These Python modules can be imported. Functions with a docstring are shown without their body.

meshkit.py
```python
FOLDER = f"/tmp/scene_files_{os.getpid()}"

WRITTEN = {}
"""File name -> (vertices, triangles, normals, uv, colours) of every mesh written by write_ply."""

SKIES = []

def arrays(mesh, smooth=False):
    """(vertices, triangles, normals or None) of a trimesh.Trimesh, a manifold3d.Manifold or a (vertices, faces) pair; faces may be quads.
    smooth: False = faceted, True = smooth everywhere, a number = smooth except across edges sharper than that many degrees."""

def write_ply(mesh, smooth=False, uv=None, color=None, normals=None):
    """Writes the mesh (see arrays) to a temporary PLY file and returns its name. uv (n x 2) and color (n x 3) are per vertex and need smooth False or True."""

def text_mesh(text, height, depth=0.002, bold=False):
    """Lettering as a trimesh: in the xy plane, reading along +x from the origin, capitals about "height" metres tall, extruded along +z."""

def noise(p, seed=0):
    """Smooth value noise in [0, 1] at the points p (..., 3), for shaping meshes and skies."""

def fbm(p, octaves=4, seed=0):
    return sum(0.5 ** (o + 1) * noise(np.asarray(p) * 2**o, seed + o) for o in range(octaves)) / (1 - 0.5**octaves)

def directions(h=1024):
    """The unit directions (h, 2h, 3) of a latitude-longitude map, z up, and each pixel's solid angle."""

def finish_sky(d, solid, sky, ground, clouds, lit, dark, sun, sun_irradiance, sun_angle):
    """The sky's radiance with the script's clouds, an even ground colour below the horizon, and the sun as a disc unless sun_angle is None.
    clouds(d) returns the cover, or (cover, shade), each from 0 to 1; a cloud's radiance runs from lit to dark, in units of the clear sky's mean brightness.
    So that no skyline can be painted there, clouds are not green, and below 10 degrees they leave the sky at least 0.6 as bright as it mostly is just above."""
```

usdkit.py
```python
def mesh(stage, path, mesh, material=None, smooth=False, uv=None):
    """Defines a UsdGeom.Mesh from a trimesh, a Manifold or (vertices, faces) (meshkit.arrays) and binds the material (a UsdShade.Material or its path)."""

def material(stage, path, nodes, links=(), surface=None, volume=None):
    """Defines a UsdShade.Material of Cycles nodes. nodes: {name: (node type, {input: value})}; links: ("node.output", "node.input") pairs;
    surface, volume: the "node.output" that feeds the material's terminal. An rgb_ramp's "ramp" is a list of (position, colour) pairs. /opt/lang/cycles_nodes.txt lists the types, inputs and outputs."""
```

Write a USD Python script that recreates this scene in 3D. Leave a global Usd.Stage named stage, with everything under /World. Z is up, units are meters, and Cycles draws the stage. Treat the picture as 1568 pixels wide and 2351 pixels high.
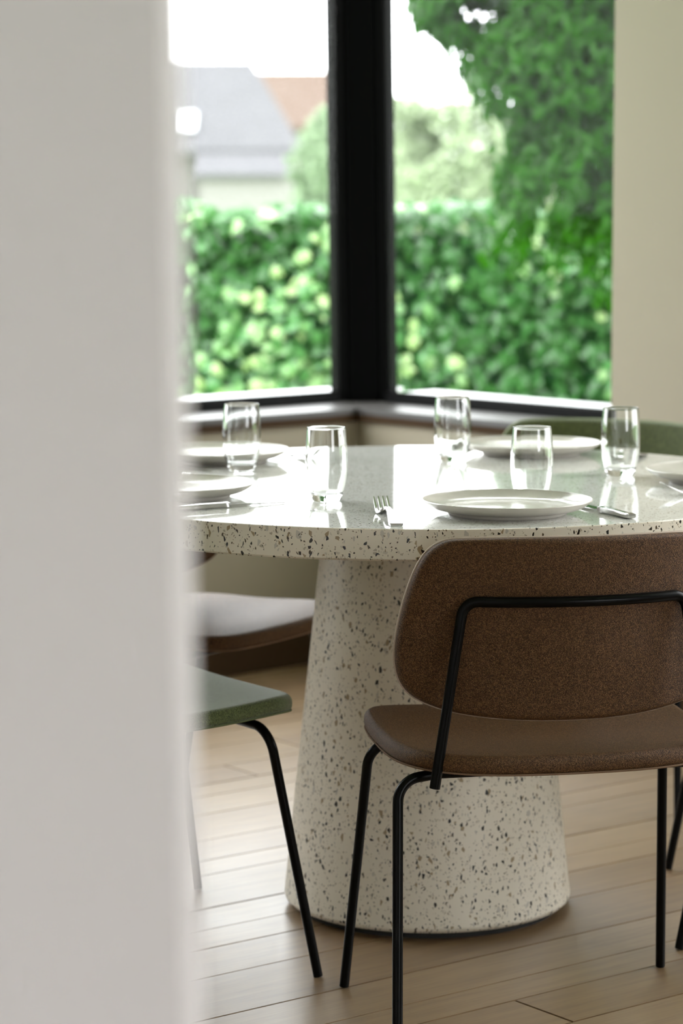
import math, random
import numpy as np
import trimesh, shapely
from shapely.geometry import Polygon, box as sbox
import usdkit, meshkit
from pxr import Usd, UsdGeom, UsdLux, Gf, Sdf, UsdShade

random.seed(7)
RNG = np.random.default_rng(7)
stage = Usd.Stage.CreateInMemory()
UsdGeom.SetStageUpAxis(stage, 'Z')
UsdGeom.SetStageMetersPerUnit(stage, 1.0)
UsdGeom.Xform.Define(stage, '/World')
UsdGeom.Scope.Define(stage, '/World/Looks')

# ------------------------------------------------------------------ camera, sky, exposure
CAM_H, F_PX, PITCH, ROLL = 1.2591, 6049.45, 0.1207, -0.0025
cam = UsdGeom.Camera.Define(stage, '/World/camera')
fwd = np.array([0, math.cos(PITCH), -math.sin(PITCH)])
right = np.array([1.0, 0, 0])
up = np.cross(right, fwd)
cr, sr = math.cos(ROLL), math.sin(ROLL)
right, up = cr * right + sr * up, -sr * right + cr * up
m = Gf.Matrix4d(1.0)
for i, v in enumerate((right, up, -fwd)):
    m.SetRow(i, Gf.Vec4d(*map(float, v), 0))
m.SetRow(3, Gf.Vec4d(0, 0, CAM_H, 1))
cam.AddTransformOp().Set(m)
cam.CreateHorizontalApertureAttr(24.0)
cam.CreateVerticalApertureAttr(24.0 * 2351 / 1568)
cam.CreateFocalLengthAttr(24.0 * F_PX / 1568)
cam.CreateClippingRangeAttr(Gf.Vec2f(0.05, 2000))
cam.CreateFStopAttr(4.2)
cam.CreateFocusDistanceAttr(3.85)
cam.CreateExposureAttr(1.45)

sky = UsdLux.DomeLight.Define(stage, '/World/sky')          # an even, white overcast sky
sky.CreateColorAttr(Gf.Vec3f(0.97, 0.985, 1.0))
sky.CreateIntensityAttr(1.0)

# ------------------------------------------------------------------ helpers
used = {}


def numbered(parent, name):
    k = used.get((parent, name), 0)
    used[(parent, name)] = k + 1
    return name if k == 0 else f'{name}_{k:03d}'


def tag(prim, label=None, cat=None, group=None, kind=None):
    for key, val in (('label', label), ('category', cat), ('group', group), ('kind', kind)):
        if val:
            prim.SetCustomDataByKey(key, val)
    return prim


def thing(name, label=None, cat=None, loc=(0, 0, 0), rotz=0.0, group=None, kind=None, ops=True):
    x = UsdGeom.Xform.Define(stage, '/World/' + numbered('/World', name))
    if ops:
        x.AddTranslateOp().Set(Gf.Vec3d(*map(float, loc)))
        x.AddRotateZOp().Set(float(math.degrees(rotz)))
    return tag(x.GetPrim(), label, cat, group, kind)


def obj(name, mesh, mat, parent=None, smooth=False, label=None, kind=None):
    base = str(parent.GetPath()) if parent else '/World'
    pr = usdkit.mesh(stage, f'{base}/{numbered(base, name)}', mesh, mat, smooth=smooth)
    return tag(pr.GetPrim(), label, kind=kind)


def dup(src, loc, rotz, label, group=None):
    was = src.GetCustomData()
    r = thing(src.GetName().rstrip('0123456789').rstrip('_'), label, was['category'], loc, rotz, group or was.get('group'))
    r.GetReferences().AddInternalReference(src.GetPath())
    r.SetInstanceable(True)
    return r


def bx(x0, x1, y0, y1, z0, z1):
    b = trimesh.creation.box((x1 - x0, y1 - y0, z1 - z0))
    b.apply_translation(((x0 + x1) / 2, (y0 + y1) / 2, (z0 + z1) / 2))
    return b


def chamfer_box(x0, x1, y0, y1, z0, z1, c=0.003):
    pts = []
    for sx, sy, sz in np.ndindex(2, 2, 2):
        p = np.array([(x0, x1)[sx], (y0, y1)[sy], (z0, z1)[sz]], float)
        s = np.array([1 - 2 * sx, 1 - 2 * sy, 1 - 2 * sz]) * c
        for k in range(3):
            q = p + s
            q[k] = p[k]
            pts.append(q)
    return trimesh.convex.convex_hull(np.array(pts))


def join(ms):
    return trimesh.util.concatenate(ms)


def lathe(profile, n=96):
    """profile: closed list of (r, z), from axis to axis or a closed loop"""
    return trimesh.creation.revolve(np.array(profile, float), sections=n)


def fillet(pts, rad, seg=8):
    pts = [np.array(p, float) for p in pts]
    if np.ndim(rad) == 0:
        rad = [rad] * len(pts)
    out = [pts[0]]
    for i in range(1, len(pts) - 1):
        a, b, c = pts[i - 1], pts[i], pts[i + 1]
        d1, d2 = (a - b), (c - b)
        l1, l2 = np.linalg.norm(d1), np.linalg.norm(d2)
        d1, d2 = d1 / l1, d2 / l2
        ang = math.acos(np.clip(d1 @ d2, -1, 1))
        t = min(rad[i] / math.tan(ang / 2), 0.49 * l1, 0.49 * l2)
        p0, p1 = b + d1 * t, b + d2 * t
        for s in np.linspace(0, 1, seg + 1):
            # circular-like arc from a rational quadratic
            w = math.sin(ang / 2)
            num = (1 - s) ** 2 * p0 + 2 * s * (1 - s) * w * b + s * s * p1
            den = (1 - s) ** 2 + 2 * s * (1 - s) * w + s * s
            out.append(num / den)
    out.append(pts[-1])
    return np.array(out)


def sweep(path, r, n=16, cap=True):
    p = np.asarray(path, float)
    t = np.gradient(p, axis=0)
    t /= np.linalg.norm(t, axis=1, keepdims=True)
    ref = np.array([0, 0, 1.0]) if abs(t[0][2]) < 0.9 else np.array([1.0, 0, 0])
    a = np.cross(t[0], ref)
    a /= np.linalg.norm(a)
    r = np.broadcast_to(r, (len(p),))
    ang = np.arange(n) * 2 * math.pi / n
    V, Fc = [], []
    for i in range(len(p)):
        a = a - t[i] * (a @ t[i])
        a /= np.linalg.norm(a)
        b = np.cross(t[i], a)
        V.append(p[i] + r[i] * (np.cos(ang)[:, None] * a + np.sin(ang)[:, None] * b))
    V = np.vstack(V)
    for i in range(len(p) - 1):
        for j in range(n):
            k = (j + 1) % n
            Fc += [[i * n + j, i * n + k, (i + 1) * n + k], [i * n + j, (i + 1) * n + k, (i + 1) * n + j]]
    if cap:
        c0, c1 = len(V), len(V) + 1
        V = np.vstack([V, p[:1], p[-1:]])
        e = (len(p) - 1) * n
        for j in range(n):
            k = (j + 1) % n
            Fc += [[c0, k, j], [c1, e + j, e + k]]
    ms = trimesh.Trimesh(V, np.array(Fc), process=False)
    ms.fix_normals()
    return ms


def MAT(name, nodes, links=(), surface='p.BSDF', volume=None):
    return usdkit.material(stage, '/World/Looks/' + name, nodes, links, surface=surface, volume=volume)


def plain(name, color, rough=0.5, **kw):
    return MAT(name, {'p': ('principled_bsdf', {'base_color': color, 'roughness': rough, **kw})})


def srgb(r, g, b):
    c = np.array([r, g, b]) / 255.0
    return tuple(np.where(c <= 0.04045, c / 12.92, ((c + 0.055) / 1.055) ** 2.4).tolist())


# ------------------------------------------------------------------ materials
def paint(name, color, bump=0.02):
    return MAT(name, {'g': ('geometry', {}), 'n': ('noise_texture', {'scale': 260.0, 'detail': 3.0}),
                      'n2': ('noise_texture', {'scale': 1.3, 'detail': 3.0}),
                      'r': ('rgb_ramp', {'ramp': [(0.3, tuple(c * 0.965 for c in color)), (0.7, color)]}),
                      'b': ('bump', {'strength': bump, 'distance': 0.002}),
                      'p': ('principled_bsdf', {'roughness': 0.75, 'specular_ior_level': 0.3})},
               [('g.position', 'n.vector'), ('g.position', 'n2.vector'), ('n2.fac', 'r.fac'), ('r.color', 'p.base_color'),
                ('n.fac', 'b.height'), ('b.normal', 'p.normal')])


M_beige = paint('beige_paint', (0.318, 0.284, 0.215))
M_grey = paint('pale_grey_paint', (0.75, 0.705, 0.715))
M_white = paint('white_paint', (0.8, 0.79, 0.77))
M_frame = plain('black_window_metal', (0.005, 0.005, 0.005), 0.3, specular_ior_level=0.05)
M_post = plain('black_post_metal', (0.002, 0.002, 0.002), 0.5, specular_ior_level=0.01)
M_sill = plain('black_sill_metal', (0.02, 0.017, 0.014), 0.42, ior=1.8)
M_outsill = plain('outer_sill_metal', (0.62, 0.62, 0.63), 0.45)
M_board = plain('dark_brown_board', (0.045, 0.026, 0.013), 0.8, specular_ior_level=0.1)
M_tube = MAT('black_tube', {'g': ('geometry', {}), 'n': ('noise_texture', {'scale': 900.0, 'detail': 2.0}),
                            'b': ('bump', {'strength': 0.08, 'distance': 0.0005}),
                            'p': ('principled_bsdf', {'base_color': (0.003, 0.003, 0.003), 'roughness': 0.27, 'specular_ior_level': 0.1})},
             [('g.position', 'n.vector'), ('n.fac', 'b.height'), ('b.normal', 'p.normal')])
M_steel = plain('steel', (0.48, 0.475, 0.46), 0.14, metallic=1.0)
M_plate = MAT('glazed_stoneware', {'g': ('geometry', {}), 'n': ('noise_texture', {'scale': 40.0, 'detail': 2.0}),
                                   'r': ('rgb_ramp', {'ramp': [(0.3, (0.54, 0.515, 0.46)), (0.7, (0.575, 0.55, 0.495))]}),
                                   'p': ('principled_bsdf', {'roughness': 0.16, 'ior': 1.5})},
              [('g.position', 'n.vector'), ('n.fac', 'r.fac'), ('r.color', 'p.base_color')])
M_glass = MAT('drinking_glass', {'p': ('principled_bsdf', {'base_color': (0.985, 1.0, 0.992), 'roughness': 0.0, 'ior': 1.5, 'transmission_weight': 1.0})})
M_pane = MAT('window_glass', {'t': ('transparent_bsdf', {'color': (0.98, 0.99, 0.985)}), 'g': ('glossy_bsdf', {'color': (1, 1, 1), 'roughness': 0.0}),
                              'x': ('mix_closure', {'fac': 0.003})},
             [('t.BSDF', 'x.closure1'), ('g.BSDF', 'x.closure2')], surface='x.closure')


def terrazzo(name, rough, base=(0.735, 0.68, 0.57), coat=0.0, fine=1.0, pale=0.0):
    """chips: voronoi cells shrunk away from their borders, a random few of them kept, in several sizes and colours"""
    N = {'g': ('geometry', {}), 'p': ('principled_bsdf', {'roughness': rough, 'ior': 1.5, 'coat_weight': coat, 'coat_roughness': 0.03})}
    L = []
    N['wn'] = ('noise_texture', {'scale': 30.0, 'detail': 2.0})
    N['ws'] = ('vector_math', {'math_type': 'scale', 'scale': 0.006})
    N['wa'] = ('vector_math', {'math_type': 'add'})
    L += [('g.position', 'wn.vector'), ('wn.color', 'ws.vector1'), ('g.position', 'wa.vector1'), ('ws.vector', 'wa.vector2')]
    N['bn'] = ('noise_texture', {'scale': 5.0, 'detail': 4.0})
    N['br'] = ('rgb_ramp', {'ramp': [(0.3, tuple(c * 0.96 for c in base)), (0.7, base)]})
    L += [('g.position', 'bn.vector'), ('bn.fac', 'br.fac')]
    col = 'br.color'
    layers = [  # scale, stretch, offset, keep, shrink, colours
        (200, (1, 1, 1), 0.0, 0.15, 0.10, [(0.42, 0.37, 0.29), (0.55, 0.5, 0.42), (0.30, 0.25, 0.18)]),
        (100, (1.5, 1, 0.8), 3.1, 0.17, 0.13, [(0.50, 0.47, 0.41), (0.33, 0.25, 0.15), (0.46, 0.42, 0.36)]),
        (112, (1.6, 1.0, 0.9), 7.7, 0.13, 0.15, [(0.012, 0.011, 0.010), (0.03, 0.024, 0.018), (0.10, 0.07, 0.04)]),
        (185, (1.3, 1.0, 0.8), 5.3, 0.10, 0.13, [(0.015, 0.013, 0.012), (0.07, 0.05, 0.03), (0.02, 0.018, 0.015)]),
        (340, (1, 1, 1), 9.1, 0.09, 0.12, [(0.05, 0.04, 0.03), (0.2, 0.15, 0.1), (0.03, 0.03, 0.03)]),
    ]
    for i, (sc, st, off, keep, shr, cols) in enumerate(layers):
        sc, cols = sc * fine, [tuple(c + (b - c) * pale for c, b in zip(q, base)) for q in cols]
        N[f'm{i}'] = ('mapping', {'location': (off, off * 0.7, off * 1.3), 'rotation': (0.4 * i, 0.7 * i, 0.3), 'scale': st})
        N[f'e{i}'] = ('voronoi_texture', {'feature': 'distance_to_edge', 'scale': float(sc)})
        N[f'c{i}'] = ('voronoi_texture', {'feature': 'f1', 'scale': float(sc)})
        N[f's{i}'] = ('separate_color', {})
        N[f'k{i}'] = ('math', {'math_type': 'less_than', 'value2': keep})
        N[f't{i}'] = ('math', {'math_type': 'multiply_add', 'value2': 0.16, 'value3': shr})
        N[f'h{i}'] = ('math', {'math_type': 'greater_than'})
        N[f'a{i}'] = ('math', {'math_type': 'multiply'})
        N[f'q{i}'] = ('rgb_ramp', {'ramp': [(0.0, cols[0]), (0.5, cols[1]), (1.0, cols[2])], 'interpolate': False})
        N[f'x{i}'] = ('mix_color', {})
        L += [('wa.vector', f'm{i}.vector'), (f'm{i}.vector', f'e{i}.vector'), (f'm{i}.vector', f'c{i}.vector'), (f'c{i}.color', f's{i}.color'),
              (f's{i}.r', f'k{i}.value1'), (f's{i}.g', f't{i}.value1'), (f'e{i}.distance', f'h{i}.value1'), (f't{i}.value', f'h{i}.value2'),
              (f'k{i}.value', f'a{i}.value1'), (f'h{i}.value', f'a{i}.value2'), (f's{i}.b', f'q{i}.fac'),
              (f'a{i}.value', f'x{i}.fac'), (col, f'x{i}.a'), (f'q{i}.color', f'x{i}.b')]
        col = f'x{i}.result'
    L.append((col, 'p.base_color'))
    return MAT(name, N, L)


M_terrazzo = terrazzo('polished_terrazzo', 0.05)
M_terrazzo_face = terrazzo('ground_terrazzo_face', 0.05, (0.70, 0.69, 0.655), fine=1.5, pale=0.45)
M_terrazzo_matt = terrazzo('honed_terrazzo', 0.42)


def fabric(name, dark, mid, light, sheen, tint):
    N = {'g': ('texture_coordinate', {}),
         'v': ('voronoi_texture', {'feature': 'f1', 'scale': 1000.0}),
         'v2': ('noise_texture', {'scale': 330.0, 'detail': 4.0, 'roughness': 0.7}),
         'vs': ('separate_color', {}), 'ad': ('math', {'math_type': 'multiply_add', 'value2': 0.6}),
         'sc': ('math', {'math_type': 'multiply', 'value2': 0.4}),
         'r': ('rgb_ramp', {'ramp': [(0.12, dark), (0.5, mid), (0.86, light)]}),
         'b': ('bump', {'strength': 0.55, 'distance': 0.0012}),
         'p': ('principled_bsdf', {'roughness': 0.5, 'specular_ior_level': 0.2, 'sheen_weight': sheen, 'sheen_roughness': 0.35, 'sheen_tint': tint})}
    L = [('g.object', 'v.vector'), ('g.object', 'v2.vector'), ('v.color', 'vs.color'), ('v2.fac', 'sc.value1'), ('vs.r', 'ad.value1'), ('sc.value', 'ad.value3'),
         ('ad.value', 'r.fac'), ('r.color', 'p.base_color'), ('v.distance', 'b.height'), ('b.normal', 'p.normal')]
    return MAT(name, N, L)


M_brown = fabric('brown_fabric', (0.022, 0.010, 0.004), (0.071, 0.033, 0.012), (0.20, 0.105, 0.045), 0.0, (1.0, 0.93, 0.9))
M_green = fabric('green_fabric', (0.02, 0.024, 0.007), (0.062, 0.077, 0.022), (0.16, 0.19, 0.07), 0.65, (0.93, 1.0, 0.92))
M_brown_pipe = plain('brown_piping', (0.46, 0.37, 0.31), 0.9)
M_green_pipe = plain('green_piping', (0.22, 0.25, 0.15), 0.9)


def wood(name, c0, c1, c2):
    N = {'g': ('geometry', {}), 'vr': ('vector_rotate', {'rotate_type': 'z_axis', 'angle': -math.radians(37.3)}),
         'mp': ('mapping', {'scale': (2.2, 34.0, 1.0)}), 'n': ('noise_texture', {'scale': 1.6, 'detail': 6.0, 'roughness': 0.62, 'distortion': 0.6}),
         'mf': ('mapping', {'scale': (14.0, 420.0, 1.0)}), 'nf': ('noise_texture', {'scale': 1.0, 'detail': 3.0}),
         'nb': ('noise_texture', {'scale': 2.6, 'detail': 2.0}),
         'r': ('rgb_ramp', {'ramp': [(0.25, c0), (0.5, c1), (0.75, c2)]}),
         'rf': ('rgb_ramp', {'ramp': [(0.30, (0.62, 0.58, 0.52)), (0.45, (1, 1, 1))]}),
         'mx': ('mix_color', {'blend_type': 'multiply', 'fac': 0.75}),
         'rr': ('map_range', {'from_min': 0.3, 'from_max': 0.7, 'to_min': 0.36, 'to_max': 0.52}),
         'b': ('bump', {'strength': 0.12, 'distance': 0.001}),
         'p': ('principled_bsdf', {'ior': 1.55, 'coat_weight': 0.85, 'coat_roughness': 0.36, 'coat_ior': 1.6})}
    L = [('g.position', 'vr.vector'), ('vr.vector', 'mp.vector'), ('mp.vector', 'n.vector'), ('n.fac', 'r.fac'), ('vr.vector', 'mf.vector'), ('mf.vector', 'nf.vector'),
         ('nf.fac', 'rf.fac'), ('r.color', 'mx.a'), ('rf.color', 'mx.b'), ('mx.result', 'p.base_color'), ('g.position', 'nb.vector'), ('nb.fac', 'rr.value'),
         ('rr.result', 'p.roughness'), ('nf.fac', 'b.height'), ('b.normal', 'p.normal')]
    return MAT(name, N, L)


M_wood = [wood('oak_a', (0.148, 0.088, 0.038), (0.211, 0.132, 0.060), (0.255, 0.167, 0.078)),
          wood('oak_b', (0.163, 0.100, 0.046), (0.229, 0.148, 0.070), (0.274, 0.184, 0.090)),
          wood('oak_c', (0.122, 0.070, 0.029), (0.185, 0.112, 0.048), (0.233, 0.148, 0.067))]
M_gap = plain('dark_underlay', (0.012, 0.009, 0.007), 0.9)


def leafmat(name, cols, rough=0.34, trans=0.35, spec=0.5):
    N = {'g': ('geometry', {}), 'r': ('rgb_ramp', {'ramp': cols}), 'p': ('principled_bsdf', {'roughness': rough, 'specular_ior_level': spec}),
         't': ('translucent_bsdf', {}), 'x': ('mix_closure', {'fac': trans})}
    return MAT(name, N, [('g.random_per_island', 'r.fac'), ('r.color', 'p.base_color'), ('r.color', 't.color'), ('p.BSDF', 'x.closure1'), ('t.BSDF', 'x.closure2')], surface='x.closure')


M_ivy = leafmat('ivy_leaves', [(0.0, (0.06, 0.20, 0.05)), (0.3, (0.14, 0.30, 0.10)), (0.65, (0.25, 0.41, 0.17)), (0.9, (0.37, 0.50, 0.20)), (1.0, (0.50, 0.50, 0.26))], 0.22, 0.3, 0.7)
M_ivys = [plain('ivy_leaf_a', (0.14, 0.30, 0.10), 0.2), plain('ivy_leaf_b', (0.23, 0.40, 0.16), 0.22), plain('ivy_leaf_c', (0.33, 0.48, 0.20), 0.22), plain('ivy_leaf_d', (0.07, 0.21, 0.06), 0.2)]
M_tree = leafmat('tree_leaves', [(0.0, (0.025, 0.13, 0.002)), (0.4, (0.09, 0.29, 0.006)), (0.75, (0.27, 0.47, 0.02)), (1.0, (0.52, 0.60, 0.07))], 0.22, 0.5, 0.22)
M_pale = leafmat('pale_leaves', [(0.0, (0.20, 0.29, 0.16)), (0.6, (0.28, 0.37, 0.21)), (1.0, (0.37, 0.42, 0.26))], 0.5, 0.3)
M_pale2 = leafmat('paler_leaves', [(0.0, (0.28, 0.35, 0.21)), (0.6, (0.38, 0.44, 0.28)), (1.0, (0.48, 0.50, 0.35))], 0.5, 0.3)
M_bark = plain('bark', (0.09, 0.06, 0.04), 0.9)
M_grass = MAT('grass', {'g': ('geometry', {}), 'n': ('noise_texture', {'scale': 3.0, 'detail': 6.0}), 'r': ('rgb_ramp', {'ramp': [(0.3, (0.08, 0.17, 0.04)), (0.7, (0.16, 0.27, 0.08))]}),
                        'p': ('principled_bsdf', {'roughness': 0.9})}, [('g.position', 'n.vector'), ('n.fac', 'r.fac'), ('r.color', 'p.base_color')])
M_slate = MAT('pale_slate', {'g': ('geometry', {}), 'n': ('noise_texture', {'scale': 1.2, 'detail': 5.0}), 'r': ('rgb_ramp', {'ramp': [(0.3, (0.085, 0.084, 0.089)), (0.7, (0.092, 0.091, 0.096))]}),
                             'p': ('principled_bsdf', {'roughness': 0.9, 'specular_ior_level': 0.1})}, [('g.position', 'n.vector'), ('n.fac', 'r.fac'), ('r.color', 'p.base_color')])
M_redroof = MAT('clay_tiles', {'g': ('geometry', {}), 'n': ('noise_texture', {'scale': 1.0, 'detail': 5.0}), 'r': ('rgb_ramp', {'ramp': [(0.3, (0.092, 0.066, 0.052)), (0.7, (0.10, 0.074, 0.060))]}),
                               'p': ('principled_bsdf', {'roughness': 0.9, 'specular_ior_level': 0.1})}, [('g.position', 'n.vector'), ('n.fac', 'r.fac'), ('r.color', 'p.base_color')])
M_render = plain('white_render', (0.20, 0.192, 0.185), 0.9, specular_ior_level=0.1)
M_skyl = plain('roof_window_glass', (0.7, 0.72, 0.75), 0.05)
M_darkgrey = plain('grey_gutter', (0.12, 0.12, 0.13), 0.5)

# ------------------------------------------------------------------ the room (a runs along the left window wall, b along the right one, from their corner)
WA = math.radians(41.0)
A = np.array([-math.cos(WA), -math.sin(WA)])
B = np.array([math.sin(WA), -math.cos(WA)])
C0 = np.array([0.043, 7.12])
ROT = np.eye(4)
ROT[:2, 0], ROT[:2, 1], ROT[:2, 3] = A, B, C0


def room(mesh):
    """a mesh in (a, b, z) coordinates moved to the world"""
    mesh = mesh.copy()
    mesh.apply_transform(ROT)
    if np.linalg.det(ROT[:3, :3]) < 0:
        mesh.invert()
    return mesh


def W(a, b):
    return C0 + a * A + b * B


LA, LB, TW, CEIL, HEAD = 7.0, 8.0, 0.30, 3.30, 3.10
SILL, REC = 0.680, 0.20
WEND_L, WEND_R = 3.2, 0.9375

# floor: separate oak planks over a dark underlay
PA = math.radians(37.3)
pd, pn = np.array([math.cos(PA), math.sin(PA)]), np.array([-math.sin(PA), math.cos(PA)])
floor = thing('floor', kind='structure', label='oak plank floor with dark joints under the table', ops=False)
room_poly = Polygon([W(-0.05, -0.05), W(LA + 0.1, -0.05), W(LA + 0.1, LB + 0.1), W(-0.05, LB + 0.1)])
obj('underlay', room(bx(-TW, LA + TW, -TW, LB + TW, -0.06, -0.0145)), M_gap, floor)
bounds = [2.892, 3.029, 3.116, 3.245, 3.425, 3.560, 3.655, 3.767, 3.957]
wid = [0.09, 0.132, 0.18, 0.135]
k = 0
while bounds[-1] < 7.2:
    bounds.append(bounds[-1] + wid[k % 4]); k += 1
k = 0
while bounds[0] > -7.5:
    bounds.insert(0, bounds[0] - wid[(2 - k) % 4]); k += 1
view_poly = Polygon([(-1.1, 2.9), (1.4, 2.9), (1.9, 7.3), (-1.5, 7.3)])
GAP = 0.0036
planks_far = []


def plank_mesh(poly):
    pts = np.array(shapely.affinity.affine_transform(poly, [1, 0, 0, 1, 0, 0]).exterior.coords)[:-1]
    if shapely.Polygon(pts).exterior.is_ccw is False:
        pts = pts[::-1]
    inn = np.array(poly.buffer(-0.0009, join_style=2).exterior.coords)[:-1] if poly.area > 1e-3 else None
    mesh = trimesh.creation.extrude_polygon(poly, 0.014, engine='earcut')
    mesh.apply_translation((0, 0, -0.014))
    return mesh


import shapely.affinity
for i in range(len(bounds) - 1):
    n0, n1 = bounds[i], bounds[i + 1]
    rr = random.Random(i * 31 + 5)
    cuts = [-9.0 + rr.random() * 1.5]
    while cuts[-1] < 9.0:
        cuts.append(cuts[-1] + rr.uniform(1.5, 2.5))
    if abs(n0 - 2.892) < 1e-6:
        cuts = [c for c in cuts if abs(c - 2.646) > 1.2] + [2.646]
    elif 2.9 < n0 < 4.3:
        cuts = [c for c in cuts if not 2.2 < c < 3.9] + [4.1 + rr.random() * 0.7]
    cuts = sorted(cuts)
    for j in range(len(cuts) - 1):
        q = [pd * cuts[j] + pn * n0, pd * cuts[j + 1] + pn * n0, pd * cuts[j + 1] + pn * n1, pd * cuts[j] + pn * n1]
        poly = Polygon(q).intersection(room_poly)
        if poly.is_empty or poly.area < 0.004 or poly.geom_type != 'Polygon':
            continue
        poly = poly.buffer(-GAP / 2, join_style=2)
        ends = poly
        if poly.is_empty or poly.geom_type != 'Polygon':
            continue
        mesh = plank_mesh(poly)
        mesh.apply_translation((0, 0, -rr.random() * 0.0008))
        if poly.intersects(view_poly):
            obj('plank', mesh, M_wood[rr.choice([0, 0, 1, 1, 2])], floor)
        else:
            planks_far.append(mesh)
obj('plank_field', join(planks_far), M_wood[0], floor, kind='stuff')

ceiling = obj('ceiling', room(bx(-TW, LA + TW, -TW, LB + TW, CEIL, CEIL + 0.25)), M_white, kind='structure')

# walls: left one (b < 0) and right one (a < 0) with the corner window
wl = [bx(-TW, LA + TW, -TW, 0, -0.06, SILL - 0.016), bx(-TW, LA + TW, -TW, 0, HEAD, CEIL), bx(WEND_L, LA + TW, -TW, 0, SILL - 0.016, HEAD)]
obj('wall_left', room(join(wl)), M_beige, kind='structure')
wr = [bx(-TW, 0, 0, LB + TW, -0.06, SILL - 0.016), bx(-TW, 0, 0, LB + TW, HEAD, CEIL), bx(-TW, 0, WEND_R, 2.6, SILL - 0.016, HEAD),
      bx(-TW, 0, 5.2, LB + TW, SILL - 0.016, HEAD)]
obj('wall_right', room(join(wr)), M_beige, kind='structure')
# behind the camera: two walls with broad openings to the garden
wb = [bx(0, LA, LB, LB + TW, -0.06, 0.8), bx(0, LA, LB, LB + TW, 2.3, CEIL), bx(0, 1.5, LB, LB + TW, 0.8, 2.3), bx(3.0, LA, LB, LB + TW, 0.8, 2.3)]
obj('wall_back', room(join(wb)), M_white, kind='structure')
ws = [bx(LA, LA + TW, 0, LB + TW, -0.06, 0.8), bx(LA, LA + TW, 0, LB + TW, 2.3, CEIL), bx(LA, LA + TW, 0, 4.7, 0.8, 2.3), bx(LA, LA + TW, 6.2, LB + TW, 0.8, 2.3)]
obj('wall_side', room(join(ws)), M_white, kind='structure')
obj('baseboard_left', room(chamfer_box(0.016, WEND_L + 2, 0, 0.016, 0, 0.14)), M_board, kind='structure')
obj('baseboard_right', room(chamfer_box(0, 0.016, 0, LB - 0.5, 0, 0.14)), M_board, kind='structure')

# the pale wall end close to the camera (its edge leans a hair, as in the photograph)
fw = bx(-2.6, -0.0745, 1.15, 1.27, 0, CEIL)
for v in fw.vertices:
    if v[0] > -1:
        v[0] += -0.0195 * (v[2] - CAM_H) * 0.6
obj('wall_front', fw, M_grey, kind='structure')

# sills
def sill(poly, name, n):
    mesh = trimesh.creation.extrude_polygon(Polygon(poly), 0.016, engine='earcut')
    mesh.apply_translation((0, 0, SILL - 0.016))
    return mesh


NO = 0.012
s1 = sill([(-REC, -REC), (WEND_L, -REC), (WEND_L, NO), (NO, NO)], 's', 1)
s2 = sill([(-REC, -REC), (NO, NO), (NO, WEND_R + 0.0), (0, WEND_R + 0.0), (-REC, WEND_R)], 's', 1)
obj('sill_board', room(s1), M_sill, thing('trim_1', kind='structure', ops=False, label='black window sill under the left window'))
obj('sill_board', room(s2), M_sill, thing('trim_2', kind='structure', ops=False, label='black window sill under the right window'))

for k, (a_, b_) in enumerate((((0.010, WEND_L), (0, 0.010)), ((0, 0.010), (0.010, WEND_R)))):
    obj('nosing', room(bx(*a_, *b_, SILL - 0.036, SILL - 0.016)), M_board, stage.GetPrimAtPath(f'/World/trim_{k + 1}'))
# windows: frames in black metal, panes, and the corner post shared at the left window
def prism(poly, z0, z1):
    mesh = trimesh.creation.extrude_polygon(Polygon(poly), z1 - z0, engine='earcut')
    mesh.apply_translation((0, 0, z0))
    return mesh


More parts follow.
